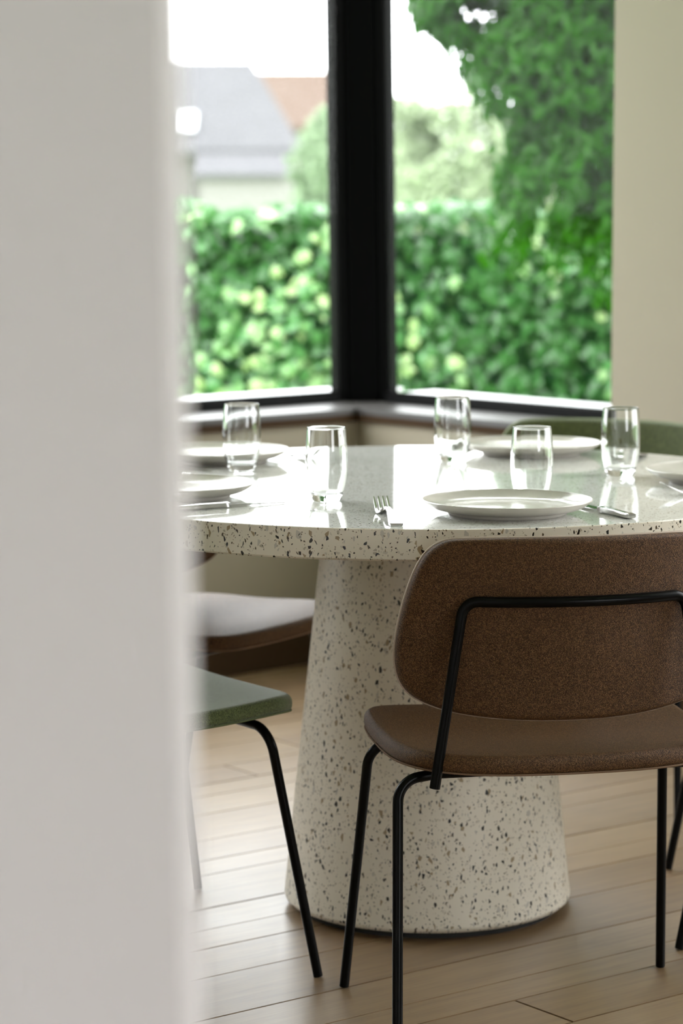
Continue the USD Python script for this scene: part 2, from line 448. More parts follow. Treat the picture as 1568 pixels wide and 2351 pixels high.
win1 = thing('window_1', kind='structure', label='left window of the glazed corner, black metal frame', ops=False)
win2 = thing('window_2', kind='structure', label='right window of the glazed corner, black metal frame', ops=False)
G = -REC   # glass line
# corner post pieces (a, b)
def leaning(mesh):
    mesh = room(mesh)
    mesh.vertices[:, 0] -= 0.0115 * (mesh.vertices[:, 2] - 1.2)     # the post is a hair out of plumb
    return mesh


POST, OUT = 0.112, 0.02
obj('corner_post', leaning(prism([(G - OUT, G - OUT), (G + 0.078, G - OUT), (G + 0.078, G + 0.029), (G + 0.029, G + 0.078), (G - OUT, G + 0.078)], SILL, HEAD)), M_post, win1)
obj('stile', leaning(prism([(G + 0.078, G - OUT), (G + POST, G - OUT), (G + POST, G + 0.004), (G + 0.090, G + 0.004), (G + 0.090, G + 0.014), (G + 0.078, G + 0.014)], SILL, HEAD)), M_frame, win1)
obj('stile', leaning(prism([(G - OUT, G + 0.078), (G + 0.014, G + 0.078), (G + 0.014, G + 0.090), (G + 0.004, G + 0.090), (G + 0.004, G + POST), (G - OUT, G + POST)], SILL, HEAD)), M_frame, win2)
RT = SILL + 0.027
for win, name, sw in ((win1, 'left', False), (win2, 'right', True)):
    end = WEND_R if sw else WEND_L

    def ab(a0, a1, b0, b1, z0, z1, c=0.002):
        return room(chamfer_box(b0, b1, a0, a1, z0, z1, c) if sw else chamfer_box(a0, a1, b0, b1, z0, z1, c))
    obj('bottom_rail', ab(G + POST, end - 0.001, G - OUT, G + 0.020, SILL, RT), M_frame, win)
    obj('glazing_bead', ab(G + POST, end - 0.001, G + 0.005, G + 0.014, RT, RT + 0.004), M_frame, win)
    obj('top_rail', ab(G + POST, end - 0.001, G - OUT, G + 0.020, HEAD - 0.06, HEAD), M_frame, win)
    obj('jamb', ab(end - 0.055, end - 0.001, G - OUT, G + 0.020, RT + 0.004, HEAD - 0.06), M_frame, win)
    obj('pane', ab(G + POST - 0.01, end - 0.05, G - 0.004, G + 0.004, RT - 0.01, HEAD - 0.05, 0.0005), M_pane, win)
    obj('outer_sill', ab(G - 0.17 if not sw else G + POST, end, G - 0.17, G - OUT, RT - 0.014, RT - 0.002), M_outsill, win)

# ------------------------------------------------------------------ the table
TZ, TC, TR = 0.7559, np.array([0.1511, 4.591]), 0.6595
table = thing('round_table', 'round white terrazzo dining table on a flared conical pedestal', 'table', (TC[0], TC[1], 0))
c = 0.0016
top = lathe([(0, TZ - 0.0495), (TR - 0.003, TZ - 0.0495), (TR, TZ - 0.0465), (TR, TZ - c), (TR - c * 0.35, TZ - c * 0.35), (TR - c, TZ - 0.0003), (0.3, TZ - 0.0003), (0, TZ - 0.0003)], 256)
slab = obj('tabletop', top, M_terrazzo, table, smooth=25)
obj('polished_face', lathe([(0, TZ - 0.0006), (TR - c * 1.1, TZ - 0.0006), (TR - c * 1.3, TZ), (0, TZ)], 256), M_terrazzo_face, slab, label='finer and paler polished upper face')
R0, R1 = 0.2545, 0.181
prof = [(0, 0.012), (R0 - 0.012, 0.012)]
for t in np.linspace(0, 1, 6):
    prof.append((R0 - 0.012 + 0.012 * math.sin(t * math.pi / 2), 0.024 - 0.012 * math.cos(t * math.pi / 2)))
prof += [(R1, TZ - 0.0497), (0, TZ - 0.0497)]
obj('pedestal', lathe(prof, 160), M_terrazzo_matt, table, smooth=30)
obj('plinth', lathe([(0, 0.0), (R0 - 0.022, 0.0), (R0 - 0.022, 0.0122), (0, 0.0122)], 96), plain('plinth_black', (0.01, 0.01, 0.01), 0.7), table, label='black recessed plinth')

# ------------------------------------------------------------------ chairs
SEAT_T = 0.030


def sup(n, e1, e2):
    t = np.linspace(0, 2 * math.pi, n, endpoint=False)
    x = np.sign(np.cos(t)) * np.abs(np.cos(t)) ** (2 / np.where(np.sin(t) > 0, e1, e2))
    y = np.sign(np.sin(t)) * np.abs(np.sin(t)) ** (2 / np.where(np.sin(t) > 0, e1, e2))
    return np.stack([x, y], -1)


def resample(P, n):
    P = np.vstack([P, P[:1]])
    s = np.concatenate([[0], np.cumsum(np.linalg.norm(np.diff(P, axis=0), axis=1))])
    q = np.linspace(0, s[-1], n, endpoint=False)
    return np.stack([np.interp(q, s, P[:, k]) for k in range(2)], -1)


def pad(outline, thick, edge, f, lo=None):
    """a cushion: outline (n,2) about its centre, rounded edge of radius `edge`; f maps (x, y, h) to 3-D"""
    n = len(outline)
    c = outline.mean(0)
    R = np.linalg.norm(outline - c, axis=1)
    rings = []
    h = thick / 2
    for s in np.linspace(0.12, 1, 9):
        d = edge + (1 - s) * 10
        rings.append((s, None, h))
    prof = []
    for s in (0.15, 0.35, 0.55, 0.72, 0.85, 0.94):
        prof.append((s, 0.0, h))
    for ph in np.linspace(90, -90, 11):
        prof.append((1.0, edge * (1 - math.cos(math.radians(ph))), (h - min(edge, h)) * (1 if ph > 0 else -1 if ph < 0 else 0) + min(edge, h) * math.sin(math.radians(ph))))
    for s in (0.94, 0.72, 0.35, 0.15):
        prof.append((s, 0.0, -h))
    V = []
    for s, d, z in prof:
        if s < 1:
            q = c + (outline - c) * ((1 - edge / R) * s)[:, None]
        else:
            q = c + (outline - c) * ((1 - d / R))[:, None] if d <= edge else outline
        V.append(np.column_stack([q, np.full(n, z)]))
    V.insert(0, np.array([[c[0], c[1], h]]))
    V.append(np.array([[c[0], c[1], -h]]))
    P = np.vstack(V)
    Fc = []
    m_ = len(prof)
    at = lambda i, j: 1 + i * n + (j % n)
    for j in range(n):
        Fc.append([0, at(0, j), at(0, j + 1)])
        Fc.append([len(P) - 1, at(m_ - 1, j + 1), at(m_ - 1, j)])
    for i in range(m_ - 1):
        for j in range(n):
            Fc += [[at(i, j), at(i + 1, j), at(i + 1, j + 1)], [at(i, j), at(i + 1, j + 1), at(i, j + 1)]]
    ms = trimesh.Trimesh(f(P), np.array(Fc), process=False)
    ms.fix_normals()
    return ms


def seat_f(P):
    x, y, h = P.T
    cx = x / 0.245
    yy = y                         # from -0.41 (rear) to 0.01
    t = np.clip((yy + 0.41) / 0.42, 0, 1)
    z = 0.437 + 0.008 * t
    dish = 0.013 * np.exp(-((yy + 0.20) / 0.12) ** 2) * (1 - 0.55 * cx ** 2)
    z = z - dish + 0.006 * cx ** 2
    z = z - 0.010 * np.clip((yy + 0.08) / 0.09, 0, 1) ** 2          # the front rolls over
    return np.column_stack([x, y, z + h])


BR = 0.43                          # radius of the backrest's curve in plan


def back_y(x, z):
    return -0.372 - 0.15 * (z - 0.503) + (BR - np.sqrt(BR ** 2 - np.minimum(np.abs(x), 0.3) ** 2))


def back_f(P):
    x, z, h = P.T
    return np.column_stack([x, back_y(x, z) + 0.0 + h, z])


half = [(0.0, 0.503), (0.08, 0.505), (0.135, 0.510), (0.175, 0.517), (0.205, 0.526), (0.226, 0.539), (0.238, 0.556), (0.244, 0.580), (0.2445, 0.61), (0.240, 0.645), (0.232, 0.685),
        (0.224, 0.714), (0.214, 0.738), (0.201, 0.755), (0.184, 0.7645), (0.165, 0.7675), (0.12, 0.769), (0.06, 0.770), (0.0, 0.770)]
from scipy.interpolate import splprep, splev
hp = np.array(half) * [1.023, 1]
hp[:, 1] -= 0.007 * np.clip((0.62 - hp[:, 1]) / 0.11, 0, 1)
full = np.vstack([hp, (hp * [-1, 1])[::-1][1:-1]])
tck, _ = splprep(np.vstack([full, full[:1]]).T, s=1e-6, per=True)
BACK_OUT = resample(np.stack(splev(np.linspace(0, 1, 800), tck), -1), 180)
so = sup(600, 4.6, 3.6) * [0.252, 0.213] + [0, -0.20]
SEAT_OUT = resample(so, 180)
TUBE = 0.0078


def along(outline, f, h, inset):
    c = outline.mean(0)
    R = np.linalg.norm(outline - c, axis=1)
    q = c + (outline - c) * (1 - inset / R)[:, None]
    q = np.vstack([q, q[:2]])
    return f(np.column_stack([q, np.full(len(q), h)]))


def make_chair(label, cloth, piping, seam, group=None):
    t = thing('dining_chair', label, 'chair', (0, 0, 0), 0, group)
    s = obj('seat', pad(SEAT_OUT, SEAT_T, 0.0135, seat_f), cloth, t, smooth=True)
    obj('piping', sweep(along(SEAT_OUT, seat_f, -0.0115, 0.0020), 0.0016, 6, False), seam, s, smooth=True)
    b = obj('backrest', pad(BACK_OUT, 0.022, 0.0095, back_f), cloth, t, smooth=True)
    obj('piping', sweep(along(BACK_OUT, back_f, 0.0020, 0.0012), 0.0030, 8, False), piping, b, smooth=True)
    for sx in (-1, 1):   # front legs, each with its half of the rail under the seat
        p = fillet([(0, -0.075, 0.412), (sx * 0.238, -0.075, 0.412), (sx * 0.264, 0.0, TUBE * 0.2)], [0, 0.042, 0], 10)
        obj('leg', sweep(p, TUBE), M_tube, t, smooth=40)
    for sx in (-1, 1):   # rear legs
        p = fillet([(0, -0.335, 0.4175), (sx * 0.19, -0.335, 0.4170), (sx * 0.254, -0.345, 0.411), (sx * 0.275, -0.435, TUBE * 0.2)], [0, 0.05, 0.04, 0], 10)
        obj('leg', sweep(p, TUBE), M_tube, t, smooth=40)
    zt = 0.677
    off = 0.0105 + TUBE
    xs = np.linspace(-0.125, 0.125, 13)
    bar = [(x, back_y(x, zt) - off, zt) for x in xs]
    lo = lambda sx: (sx * 0.207, -0.378, 0.405)
    cn = lambda sx: (sx * 0.166, back_y(0.166, zt) - off, zt)
    p1 = fillet([lo(-1), cn(-1), bar[0]], [0, 0.026, 0], 8)
    p2 = fillet([bar[-1], cn(1), lo(1)], [0, 0.026, 0], 8)
    obj('back_frame', sweep(np.vstack([p1[:-1], bar, p2[1:]]), TUBE), M_tube, t, smooth=40)
    return t


def seat_at(chair, ang, r, yaw=None):
    """chair whose front feet's midpoint lies at distance r from the table's centre, in direction ang"""
    a = math.radians(ang)
    return (TC[0] + r * math.cos(a), TC[1] + r * math.sin(a), 0), a + math.pi / 2 if yaw is None else yaw


def move(p, loc, rz):
    ops = UsdGeom.Xformable(p).GetOrderedXformOps()
    ops[0].Set(Gf.Vec3d(*map(float, loc)))
    ops[1].Set(float(math.degrees(rz)))


brown = make_chair('brown woven dining chair with its back to us, nearest of the chairs', M_brown, M_brown_pipe, plain('brown_seam', (0.17, 0.10, 0.06), 0.9))
move(brown, (0.261, 4.138, 0), math.radians(11.5))
green = make_chair('green dining chair at the pale wall, showing a seat corner and one leg', M_green, M_green_pipe, plain('green_seam', (0.10, 0.12, 0.05), 0.9))
loc, rz = seat_at(green, 214.5, 0.413)
move(green, loc, rz)
dup(brown, (-0.122, 4.90, 0), math.radians(-122.5), 'brown dining chair pushed under the table, pale seat behind the green one')
loc, rz = seat_at(green, 68.5, 0.765)
dup(green, loc, rz, 'green dining chair on the far side of the table, only its backrest showing')
loc, rz = seat_at(green, -5.0, 0.437)
dup(green, loc, rz, 'dining chair at the right edge with just one black leg showing')

# ------------------------------------------------------------------ tableware
def plate_mesh():
    p = [(0, 0.0062), (0.086, 0.0062), (0.0865, 0.0008), (0.0885, 0.0), (0.0915, 0.0), (0.0935, 0.0008), (0.0950, 0.0052), (0.104, 0.0066), (0.116, 0.0098), (0.126, 0.0150), (0.1325, 0.0205), (0.1348, 0.0228)]
    for t in np.linspace(0, math.pi, 7)[1:]:
        p.append((0.1336 + 0.0012 * math.cos(t) , 0.0228 + 0.0013 * math.sin(t)))
    p += [(0.1305, 0.0212), (0.124, 0.0167), (0.114, 0.0126), (0.104, 0.0106), (0.09, 0.0100), (0, 0.0100)]
    return lathe(p, 160)


def glass_mesh():
    H = 0.1223
    zo = [0.0, 0.0012, 0.004, 0.012, 0.022, 0.034, 0.048, 0.062, 0.076, 0.090, 0.104, 0.115, H - 0.0008]
    ro = [0.0215, 0.0232, 0.0245, 0.0273, 0.0303, 0.0329, 0.0345, 0.0348, 0.0346, 0.0340, 0.0330, 0.0320, 0.0313]
    zz = np.concatenate([[0, 0.0012], np.linspace(0.003, H - 0.0008, 40)])
    from scipy.interpolate import PchipInterpolator
    f = PchipInterpolator(zo, ro)
    out = [(0, 0.0016), (0.012, 0.0014), (0.0195, 0.0)] + [(float(f(z)), float(z)) for z in zz]
    wall = lambda z: 0.00125 + 0.0016 * max(0, 1 - z / 0.05)
    zi = np.linspace(H - 0.0008, 0.017, 36)
    rim = [(float(f(H - 0.0008)) - 0.0002, H - 0.0001), (float(f(H - 0.0008)) - 0.0007, H)]
    inn = [(float(f(z)) - wall(z), float(z)) for z in zi]
    r0 = inn[-1][0]
    base = [(r0 * math.cos(t), 0.017 - 0.0052 * math.sin(t)) for t in np.linspace(0.15, math.pi / 2, 10)]
    base[-1] = (0, base[-1][1])
    return lathe(out + rim + inn + base, 96)


group_p, group_g = 'cream stoneware plates on the table', 'water glasses on the table'
plates = [((0.2612, 4.124), 'cream stoneware dinner plate nearest to us, in front of the brown chair'),
          ((0.3670, 5.076), 'cream dinner plate at the far side of the table before the green backrest'),
          ((-0.2790, 4.370), 'cream dinner plate half hidden by the pale wall, with a knife in front of it'),
          ((-0.2340, 4.950), 'cream dinner plate at the far left behind a water glass'),
          ((0.6670, 4.580), 'cream dinner plate cut off by the right edge of the picture')]
pl = thing('dinner_plate', plates[0][1], 'plate', (*plates[0][0], TZ), 0, group_p)
obj('dish', plate_mesh(), M_plate, pl, smooth=50)
for (xy, lb) in plates[1:]:
    dup(pl, (*xy, TZ), 0, lb)
glasses = [((-0.0246, 4.2969), 'clear water tumbler standing nearest on the left, beside the fork'),
           ((0.3119, 4.2920), 'clear water tumbler right behind the nearest plate'),
           ((-0.1812, 4.7800), 'clear water tumbler in front of the far left plate'),
           ((0.2091, 4.9368), 'clear water tumbler at the far side beside the far plate, below the right window'),
           ((0.4974, 4.6755), 'clear water tumbler furthest to the right, before the green chair')]
gl = thing('water_glass', glasses[0][1], 'glass', (*glasses[0][0], TZ), 0, group_g)
obj('tumbler', glass_mesh(), M_glass, gl, smooth=50)
for (xy, lb) in glasses[1:]:
    dup(gl, (*xy, TZ), 0.3, lb)


def bend(poly, thick, zf, tf, step=0.006):
    """a flat outline (x along the piece) made into sheet metal: zf(x) height of its middle, tf(x, y) half thickness"""
    poly = poly.segmentize(step)
    mesh = trimesh.creation.extrude_polygon(poly, 1.0, engine='earcut')
    v, f = trimesh.remesh.subdivide_to_size(mesh.vertices * [1, 1, 0.001], mesh.faces, step)
    v = v / [1, 1, 0.001]
    mesh = trimesh.Trimesh(v, f, process=True)
    x, y, z = mesh.vertices.T
    mesh.vertices = np.column_stack([x, y, zf(x) + (z * 2 - 1) * tf(x, y)])
    mesh.fix_normals()
    return mesh


def fork_meshes():
    L = 0.215
    hx = [0.0, 0.004, 0.012, 0.03, 0.06, 0.10, 0.125, 0.138]
    hw = [0.0075, 0.0102, 0.0112, 0.0098, 0.0072, 0.0043, 0.0036, 0.0042]
    handle = Polygon([(x, w) for x, w in zip(hx, hw)] + [(x, -w) for x, w in zip(hx[::-1], hw[::-1])])
    bw = [(0.137, 0.0042), (0.145, 0.0092), (0.155, 0.0122), (0.166, 0.0128)]
    pal = Polygon(bw + [(x, -w) for x, w in bw[::-1]])
    tines = [Polygon([(0.1655, yc - 0.0019), (0.1655, yc + 0.0019), (0.209, yc * 0.98 + 0.0013), (L, yc * 0.98 + 0.0005), (L, yc * 0.98 - 0.0005), (0.209, yc * 0.98 - 0.0013)]) for yc in (-0.0109, -0.0036, 0.0036, 0.0109)]
    kx = [0, 0.01, 0.05, 0.10, 0.122, 0.138, 0.152, 0.164, 0.180, 0.20, L]
    kz = [0.0026, 0.0030, 0.0075, 0.0135, 0.0142, 0.0095, 0.0040, 0.0026, 0.0058, 0.0140, 0.0215]
    from scipy.interpolate import PchipInterpolator
    z = PchipInterpolator(kx, kz)
    th = lambda x, y: np.interp(x, [0, 0.01, 0.08, 0.13, 0.16, L], [0.0022, 0.0019, 0.0017, 0.0021, 0.0012, 0.0008])
    return bend(handle, 0.002, z, th, 0.005), bend(pal, 0.002, z, th, 0.004), [bend(t, 0.002, z, th, 0.005) for t in tines]


def knife_meshes():
    hx = [0.0, 0.003, 0.015, 0.05, 0.085, 0.097, 0.101, 0.105]
    hw = [0.0062, 0.0092, 0.0102, 0.0086, 0.0072, 0.0074, 0.0090, 0.0068]
    handle = Polygon([(x, w) for x, w in zip(hx, hw)] + [(x, -w) for x, w in zip(hx[::-1], hw[::-1])])
    blade = Polygon([(0.104, 0.0062), (0.12, 0.0088), (0.17, 0.0102), (0.20, 0.0098), (0.216, 0.0070), (0.2235, 0.0015), (0.2245, -0.003), (0.21, -0.0068), (0.16, -0.0078), (0.104, -0.0066)])
    hz = lambda x: np.interp(x, [0, 0.05, 0.1], [0.0046, 0.0052, 0.0050])
    tf = lambda x, y: np.interp(x, [0, 0.01, 0.05, 0.09, 0.101, 0.105], [0.0032, 0.0045, 0.0046, 0.0042, 0.0048, 0.003]) * np.sqrt(np.clip(1.05 - (np.abs(y) / 0.0112) ** 2, 0.12, 1))
    bz = lambda x: np.interp(x, [0.1, 0.2245], [0.0042, 0.0016])
    bt = lambda x, y: np.interp(y, [-0.008, 0.0, 0.0102], [0.0010, 0.0009, 0.0003])
    return bend(handle, 0, hz, tf, 0.005), bend(blade, 0, bz, bt, 0.006)


def at_tip(end, tip):
    d = np.array(tip) - np.array(end)
    return math.atan2(d[1], d[0])


fk = [((0.0838, 3.965), (0.0625, 4.175), 'steel dinner fork nearest to us, tines up, left of the near plate'),
      ((0.579, 5.035), (0.493, 4.844), 'steel fork whose handle end shows right of the rightmost tumbler'),
      ((-0.445, 4.420), (-0.272, 4.540), 'steel fork behind the plate that the pale wall half hides'),
      ((-0.205, 5.120), (-0.060, 4.990), 'steel fork on the far left rim of the table, right of the far left plate'),
      ((0.745, 4.405), (0.549, 4.368), 'steel fork before the plate at the right edge of the picture')]
h_, p_, t_ = fork_meshes()
f0 = thing('dinner_fork', fk[0][2], 'fork', (*fk[0][0], TZ), at_tip(*fk[0][:2]), 'steel forks on the table')
obj('handle', h_, M_steel, f0, smooth=40)
obj('bowl', p_, M_steel, f0, smooth=40)
for q in t_:
    obj('tine', q, M_steel, f0, smooth=40)
for e, tp, lb in fk[1:]:
    dup(f0, (*e, TZ), at_tip(e, tp), lb)
kn = [((0.449, 4.048), (0.368, 4.258), 'steel table knife whose handle sticks out right of the near plate'),
      ((-0.268, 4.158), (-0.082, 4.284), 'steel table knife in front of the plate that the pale wall half hides'),
      ((-0.402, 4.908), (-0.235, 4.757), 'steel table knife in front of the far left plate'),
      ((0.262, 5.225), (0.178, 5.035), 'steel table knife on the far rim, left of the far plate')]
a_, b_ = knife_meshes()
k0 = thing('table_knife', kn[0][2], 'knife', (*kn[0][0], TZ), at_tip(*kn[0][:2]), 'steel knives on the table')
obj('handle', a_, M_steel, k0, smooth=40)
obj('blade', b_, M_steel, k0, smooth=40)
for e, tp, lb in kn[1:]:
    dup(k0, (*e, TZ), at_tip(e, tp), lb)

# ------------------------------------------------------------------ outside
def ground_z(y):
    return -0.12 - 2.2 * np.clip((y - 13) / 55, 0, 1)


gx, gy = np.meshgrid(np.linspace(-160, 160, 41), np.concatenate([np.linspace(-120, 8, 9), np.linspace(9, 70, 40), np.linspace(80, 260, 8)]), indexing='ij')
gv = np.stack([gx, gy, ground_z(gy)], -1).reshape(-1, 3)
ni, nj = gx.shape
gf = []
for i in range(ni - 1):
    for j in range(nj - 1):
        gf += [[i * nj + j, (i + 1) * nj + j, (i + 1) * nj + j + 1], [i * nj + j, (i + 1) * nj + j + 1, i * nj + j + 1]]
lawn = obj('lawn', (gv, np.array(gf)), M_grass, kind='structure', label='grass of the garden outside the window')


def leaf_template(kind):
    if kind == 'ivy':
        o = np.array([(0, -0.46), (0.16, -0.52), (0.46, -0.28), (0.36, -0.02), (0.5, 0.22), (0.24, 0.22), (0.0, 0.62), (-0.24, 0.22), (-0.5, 0.22), (-0.36, -0.02), (-0.46, -0.28), (-0.16, -0.52)])
    else:
        o = np.array([(0, -0.5), (0.16, -0.2), (0.2, 0.05), (0.12, 0.3), (0, 0.55), (-0.12, 0.3), (-0.2, 0.05), (-0.16, -0.2)])
    v = np.vstack([[0, 0, 0.09], np.column_stack([o, -0.12 * (np.abs(o[:, 0]) * 2) ** 1.5 - 0.10 * o[:, 1] ** 2])])
    n = len(o)
    f = np.array([[0, 1 + j, 1 + (j + 1) % n] for j in range(n)])
    return v, f


def leaves(pos, nrm, size, kind, rng, tilt=0.5, droop=0.0):
    """one mesh of leaves at pos, facing nrm within a random tilt, tips pointing down-ish"""
    v, f = leaf_template(kind)
    n = len(pos)
    N = nrm + tilt * rng.normal(size=(n, 3))
    N /= np.linalg.norm(N, axis=1, keepdims=True)
    D = np.column_stack([rng.normal(size=n) * 0.6, rng.normal(size=n) * 0.6, rng.normal(size=n) * 0.5 - droop])
    D -= N * (D * N).sum(1, keepdims=True)
    D /= np.linalg.norm(D, axis=1, keepdims=True) + 1e-9
    S = np.cross(D, N)
    s = np.broadcast_to(size, (n,))[:, None, None]
    V = pos[:, None] + s * (v[None, :, :1] * S[:, None] + v[None, :, 1:2] * D[:, None] + v[None, :, 2:] * N[:, None])
    Fc = f[None] + (np.arange(n) * len(v))[:, None, None]
    return V.reshape(-1, 3), Fc.reshape(-1, 3)


# ivy hedge
HY, HTOP = 11.2, 1.20
hedge = thing('ivy_hedge', 'dense green ivy hedge across the garden outside the corner window', 'hedge', ops=False)
rng = np.random.default_rng(11)
hx = np.linspace(-7, 8, 76)
core_v, core_f = [], []
zz = np.linspace(-0.15, HTOP - 0.09, 12)
X, Z = np.meshgrid(hx, zz, indexing='ij')


def hedge_y(x, z):
    return HY + 0.11 * (meshkit.noise(np.stack([x * 3.1, z * 3.1, 0 * x], -1), 3) - 0.5) + 0.05 * (meshkit.noise(np.stack([x * 9, z * 9, 0 * x], -1), 5) - 0.5)


def hedge_top(x):
    return HTOP + 0.07 * (meshkit.noise(np.stack([x * 2.3, 0 * x, 0 * x], -1), 8) - 0.5) + 0.06 * (meshkit.noise(np.stack([x * 7.7, 0 * x, 0 * x], -1), 9) - 0.5)


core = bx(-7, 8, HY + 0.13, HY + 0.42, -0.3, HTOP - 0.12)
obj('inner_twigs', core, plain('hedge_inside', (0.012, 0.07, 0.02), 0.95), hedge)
nl = 20000
lx, lz = rng.uniform(-6.9, 7.9, nl), -0.12 + (HTOP + 0.12) * rng.uniform(0, 1, nl)
depth = rng.exponential(0.05, nl)
top_h = hedge_top(lx)
lz = np.minimum(lz, top_h)
P = np.column_stack([lx, hedge_y(lx, lz) + np.minimum(depth, 0.14), lz])
nt = 4200
tx = rng.uniform(-6.9, 7.9, nt)
Ptop = np.column_stack([tx, HY + rng.uniform(-0.02, 0.45, nt), hedge_top(tx) - np.abs(rng.normal(size=nt)) * 0.03])
P = np.vstack([P, Ptop])
NR = np.vstack([np.tile([0, -1.0, 0.45], (nl, 1)), np.tile([0, -0.45, 1.0], (nt, 1))])
SZ = rng.uniform(0.045, 0.08, len(P))
vis = np.where((np.abs(P[:, 0] - 0.2) < 1.0) & (depth.max() > 0) & (P[:, 2] > 0.4) & (P[:, 1] < HY + 0.03))[0]
pick = set(rng.choice(vis, 300, replace=False).tolist())
rest = np.array([i for i in range(len(P)) if i not in pick])
obj('ivy_foliage', leaves(P[rest], NR[rest], SZ[rest], 'ivy', rng, 0.45, 0.8), M_ivy, hedge, kind='stuff')
for i in sorted(pick):
    obj('ivy_leaf', leaves(P[i:i + 1] - [0, 0.02, 0], NR[i:i + 1], SZ[i:i + 1], 'ivy', rng, 0.4, 0.8), M_ivys[int(rng.integers(0, 4))], hedge)


def blob_points(center, rad, n, rng, shell=0.55, hole=0.42, seed=0, freq=2.2):
    d = rng.normal(size=(n * 3, 3))
    d /= np.linalg.norm(d, axis=1, keepdims=True)
    r = rng.uniform(shell ** 3, 1, n * 3) ** (1 / 3)
    bump = 0.75 + 0.5 * meshkit.fbm(d * 2.0 + seed, 3, seed)
    p = d * (r * bump)[:, None] * rad + center
    keep = meshkit.noise(p * freq, seed + 4) > hole
    return p[keep][:n], d[keep][:n]


# the tree whose crown hangs into the right window
tree = thing('garden_tree', 'leafy green tree hanging into the right window from above', 'tree', ops=False)
rng = np.random.default_rng(5)
TXY = np.array([2.15, 9.75])
trunk = sweep(fillet([(2.25, 9.8, -0.15), (2.2, 9.78, 0.9), (2.1, 9.75, 1.8), (1.95, 9.7, 3.0)], 0.3, 5), np.linspace(0.12, 0.06, 14), 12)
obj('trunk', trunk, M_bark, tree, smooth=True)
pos, nrm = [], []
blobs = [((1.62, 9.7, 2.45), (0.95, 0.75, 0.90)), ((1.05, 9.62, 2.25), (0.58, 0.5, 0.55)), ((0.80, 9.6, 1.98), (0.42, 0.38, 0.40)), ((1.15, 9.65, 1.72), (0.42, 0.40, 0.38)),
         ((1.75, 9.75, 1.80), (0.75, 0.55, 0.60)), ((2.6, 9.9, 2.3), (1.0, 0.8, 1.0)), ((1.05, 9.6, 2.9), (0.85, 0.6, 0.7)), ((2.2, 9.8, 3.1), (1.1, 0.8, 0.7)), ((0.50, 9.6, 1.92), (0.26, 0.25, 0.16)), ((0.80, 9.6, 1.74), (0.38, 0.35, 0.30)), ((0.98, 9.6, 1.50), (0.34, 0.32, 0.27)), ((1.35, 9.62, 1.45), (0.40, 0.35, 0.28)),
         ((1.02, 9.6, 1.42), (0.20, 0.22, 0.22))]
for i, (c_, r_) in enumerate(blobs):
    n_ = int(15000 * (r_[0] * r_[2]) ** 0.9) + 500
    p_, d_ = blob_points(np.array(c_), np.array(r_), n_, rng, 0.45, 0.36, i, 3.2)
    pos.append(p_); nrm.append(d_ + [0, -0.3, 0.5])
    if i < 8:
        a0 = np.array([2.1, 9.75, 1.9 + 0.1 * i]) if c_[0] < 2.5 else np.array([2.1, 9.75, 2.2])
        mid = (a0 + np.array(c_)) / 2 + [0, 0, 0.15]
        obj('branch', sweep(np.array([a0, (a0 + mid) / 2 + [0, 0, 0.04], mid, np.array(c_), np.array(c_) - [r_[0] * 0.5, 0, r_[2] * 0.3]]), np.linspace(0.035, 0.008, 5), 7), M_bark, tree, smooth=True)
# hanging sprays
for i in range(60):
    x0 = rng.uniform(0.62, 1.25); z0 = rng.uniform(1.22, 1.62) + 0.25 * (0.95 - x0)
    ln = rng.uniform(0.15, 0.40)
    t = rng.uniform(0, 1, 34)
    y0 = 9.45 + rng.uniform(-0.15, 0.3)
    p_ = np.column_stack([x0 - 0.10 * t + rng.normal(size=34) * 0.022, y0 + rng.normal(size=34) * 0.03, z0 - ln * t])
    pos.append(p_); nrm.append(np.tile([0, -0.8, 0.35], (34, 1)))
pos, nrm = np.vstack(pos), np.vstack(nrm)
obj('tree_foliage', leaves(pos, nrm, rng.uniform(0.045, 0.085, len(pos)), 'leaf', rng, 0.55, 1.0), M_tree, tree, kind='stuff')


def bush(name, label, cat, blobs, mat, size, dens, seed, stem):
    rng = np.random.default_rng(seed)
    t = thing(name, label, cat, ops=False)
    pos, nrm = [], []
    for i, (c_, r_) in enumerate(blobs):
        n_ = int(dens * (r_[0] * r_[2] + r_[1] * r_[2]))
        p_, d_ = blob_points(np.array(c_, float), np.array(r_, float), n_, rng, 0.6, 0.16, seed + i, 1.1)
        pos.append(p_); nrm.append(d_ + [0, 0, 0.4])
    pos, nrm = np.vstack(pos), np.vstack(nrm)
    obj('foliage', leaves(pos, nrm, rng.uniform(0.7, 1.3, len(pos)) * size, 'leaf', rng, 0.6, 0.3), mat, t, kind='stuff')
    sx, sy = stem
    gz = float(ground_z(np.array(sy)))
    obj('stem', sweep(np.array([(sx, sy, gz - 0.1), (sx + 0.05, sy, gz + 1.0), (sx, sy, gz + 2.2)]), np.array([0.12, 0.1, 0.06]), 8), M_bark, t, smooth=True)
    return t


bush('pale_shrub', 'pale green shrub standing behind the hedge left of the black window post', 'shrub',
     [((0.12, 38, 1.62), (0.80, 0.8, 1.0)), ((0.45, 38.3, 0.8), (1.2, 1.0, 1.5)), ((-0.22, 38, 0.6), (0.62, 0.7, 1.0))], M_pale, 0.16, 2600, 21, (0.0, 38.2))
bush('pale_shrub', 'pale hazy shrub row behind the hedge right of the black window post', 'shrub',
     [((1.4, 32, 1.35), (1.1, 0.9, 1.15)), ((2.5, 32.5, 0.9), (1.2, 0.9, 1.3)), ((0.7, 32.3, 1.6), (0.6, 0.6, 0.9)), ((3.4, 33, 1.2), (1.2, 1.0, 1.3))], M_pale2, 0.14, 2600, 33, (1.9, 32.4))


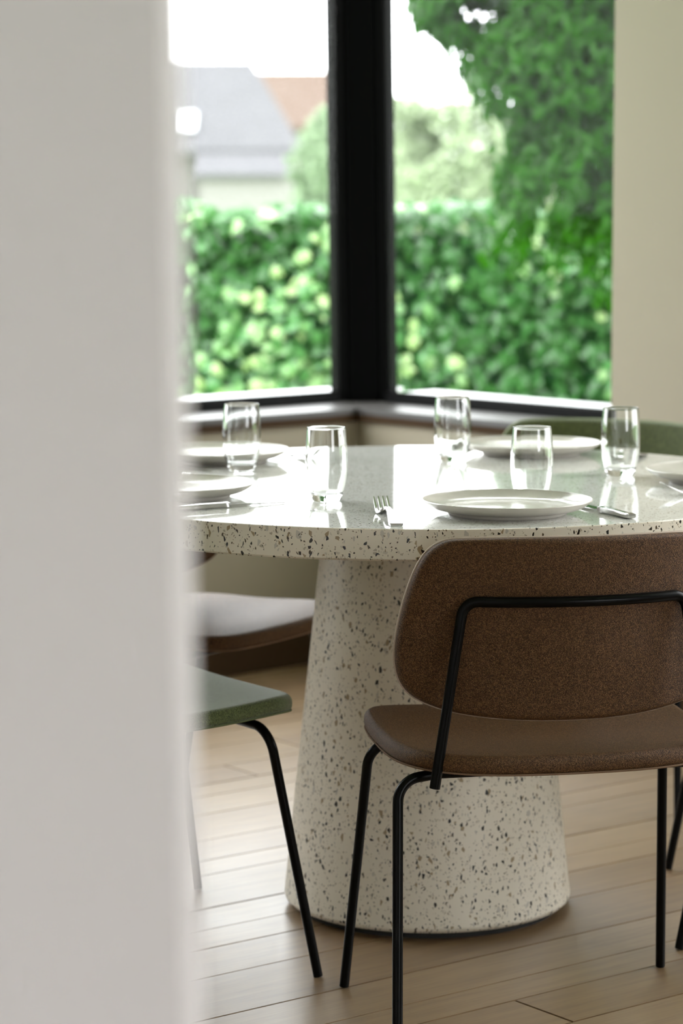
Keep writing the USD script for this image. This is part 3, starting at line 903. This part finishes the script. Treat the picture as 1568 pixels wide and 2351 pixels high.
def poly_mesh(V, faces):
    f = []
    for q in faces:
        for k in range(1, len(q) - 1):
            f.append([q[0], q[k], q[k + 1]])
    ms = trimesh.Trimesh(np.array(V, float), np.array(f), process=False)
    ms.fix_normals()
    return ms


def hip_roof(x0, x1, y0, y1, ze, rx0, rx1, ry, zr, th=0.15):
    V = [(x0, y0, ze), (x1, y0, ze), (x1, y1, ze), (x0, y1, ze), (rx0, ry, zr), (rx1, ry, zr), (x0, y0, ze - th), (x1, y0, ze - th), (x1, y1, ze - th), (x0, y1, ze - th)]
    return poly_mesh(V, [(0, 1, 5, 4), (1, 2, 5), (2, 3, 4, 5), (3, 0, 4), (0, 6, 7, 1), (1, 7, 8, 2), (2, 8, 9, 3), (3, 9, 6, 0), (9, 8, 7, 6)])


h1 = thing('grey_roof_house', 'white house with a big pale grey roof beyond the hedge, seen through the left window', 'house', ops=False)
obj('wall', bx(-11.5, -1.55, 79.6, 86.4, -2.8, 2.5), M_render, h1)
rf = obj('roof', hip_roof(-12, -1.15, 79, 87, 2.55, -9.5, -2.75, 83, 5.32), M_slate, h1)
sl = math.atan2(5.32 - 2.55, 4.0)
sk = trimesh.creation.box((0.8, 1.0, 0.12))
sk.apply_transform(trimesh.transformations.rotation_matrix(sl, (1, 0, 0)))
sk.apply_translation((-4.72, 79 + 1.05, 2.55 + 1.05 * math.tan(sl) + 0.06))
s_ = obj('roof_window', sk, M_darkgrey, h1)
gk = trimesh.creation.box((0.72, 0.92, 0.03))
gk.apply_transform(trimesh.transformations.rotation_matrix(sl, (1, 0, 0)))
gk.apply_translation((-4.72, 79 + 1.05 - 0.07 * math.sin(sl), 2.55 + 1.05 * math.tan(sl) + 0.06 + 0.07 * math.cos(sl)))
obj('pane', gk, M_skyl, s_)
obj('gutter', bx(-12, -4.35, 78.9, 79.02, 2.40, 2.50), M_darkgrey, h1)
lr = poly_mesh([(-4.3, 77, 1.80), (-1.45, 77, 1.80), (-1.45, 79.6, 2.62), (-4.3, 79.6, 2.62), (-4.3, 77, 1.68), (-1.45, 77, 1.68), (-1.45, 79.6, 2.5), (-4.3, 79.6, 2.5)],
               [(0, 1, 2, 3), (4, 7, 6, 5), (0, 4, 5, 1), (1, 5, 6, 2), (2, 6, 7, 3), (3, 7, 4, 0)])
obj('lean_to_roof', lr, M_slate, h1)
obj('lean_to_wall', bx(-4.1, -1.6, 77.2, 79.6, -2.8, 1.72), M_render, h1)
h2 = thing('red_roof_house', 'house with a pale red tiled roof behind the grey roofed one', 'house', ops=False)
obj('wall', bx(-6.0, 0.7, 100.5, 108, -2.8, 3.8), M_render, h2)
obj('roof', hip_roof(-6.5, 1.2, 100, 108.5, 3.7, -4, 0.2, 104, 5.95), M_redroof, h2)
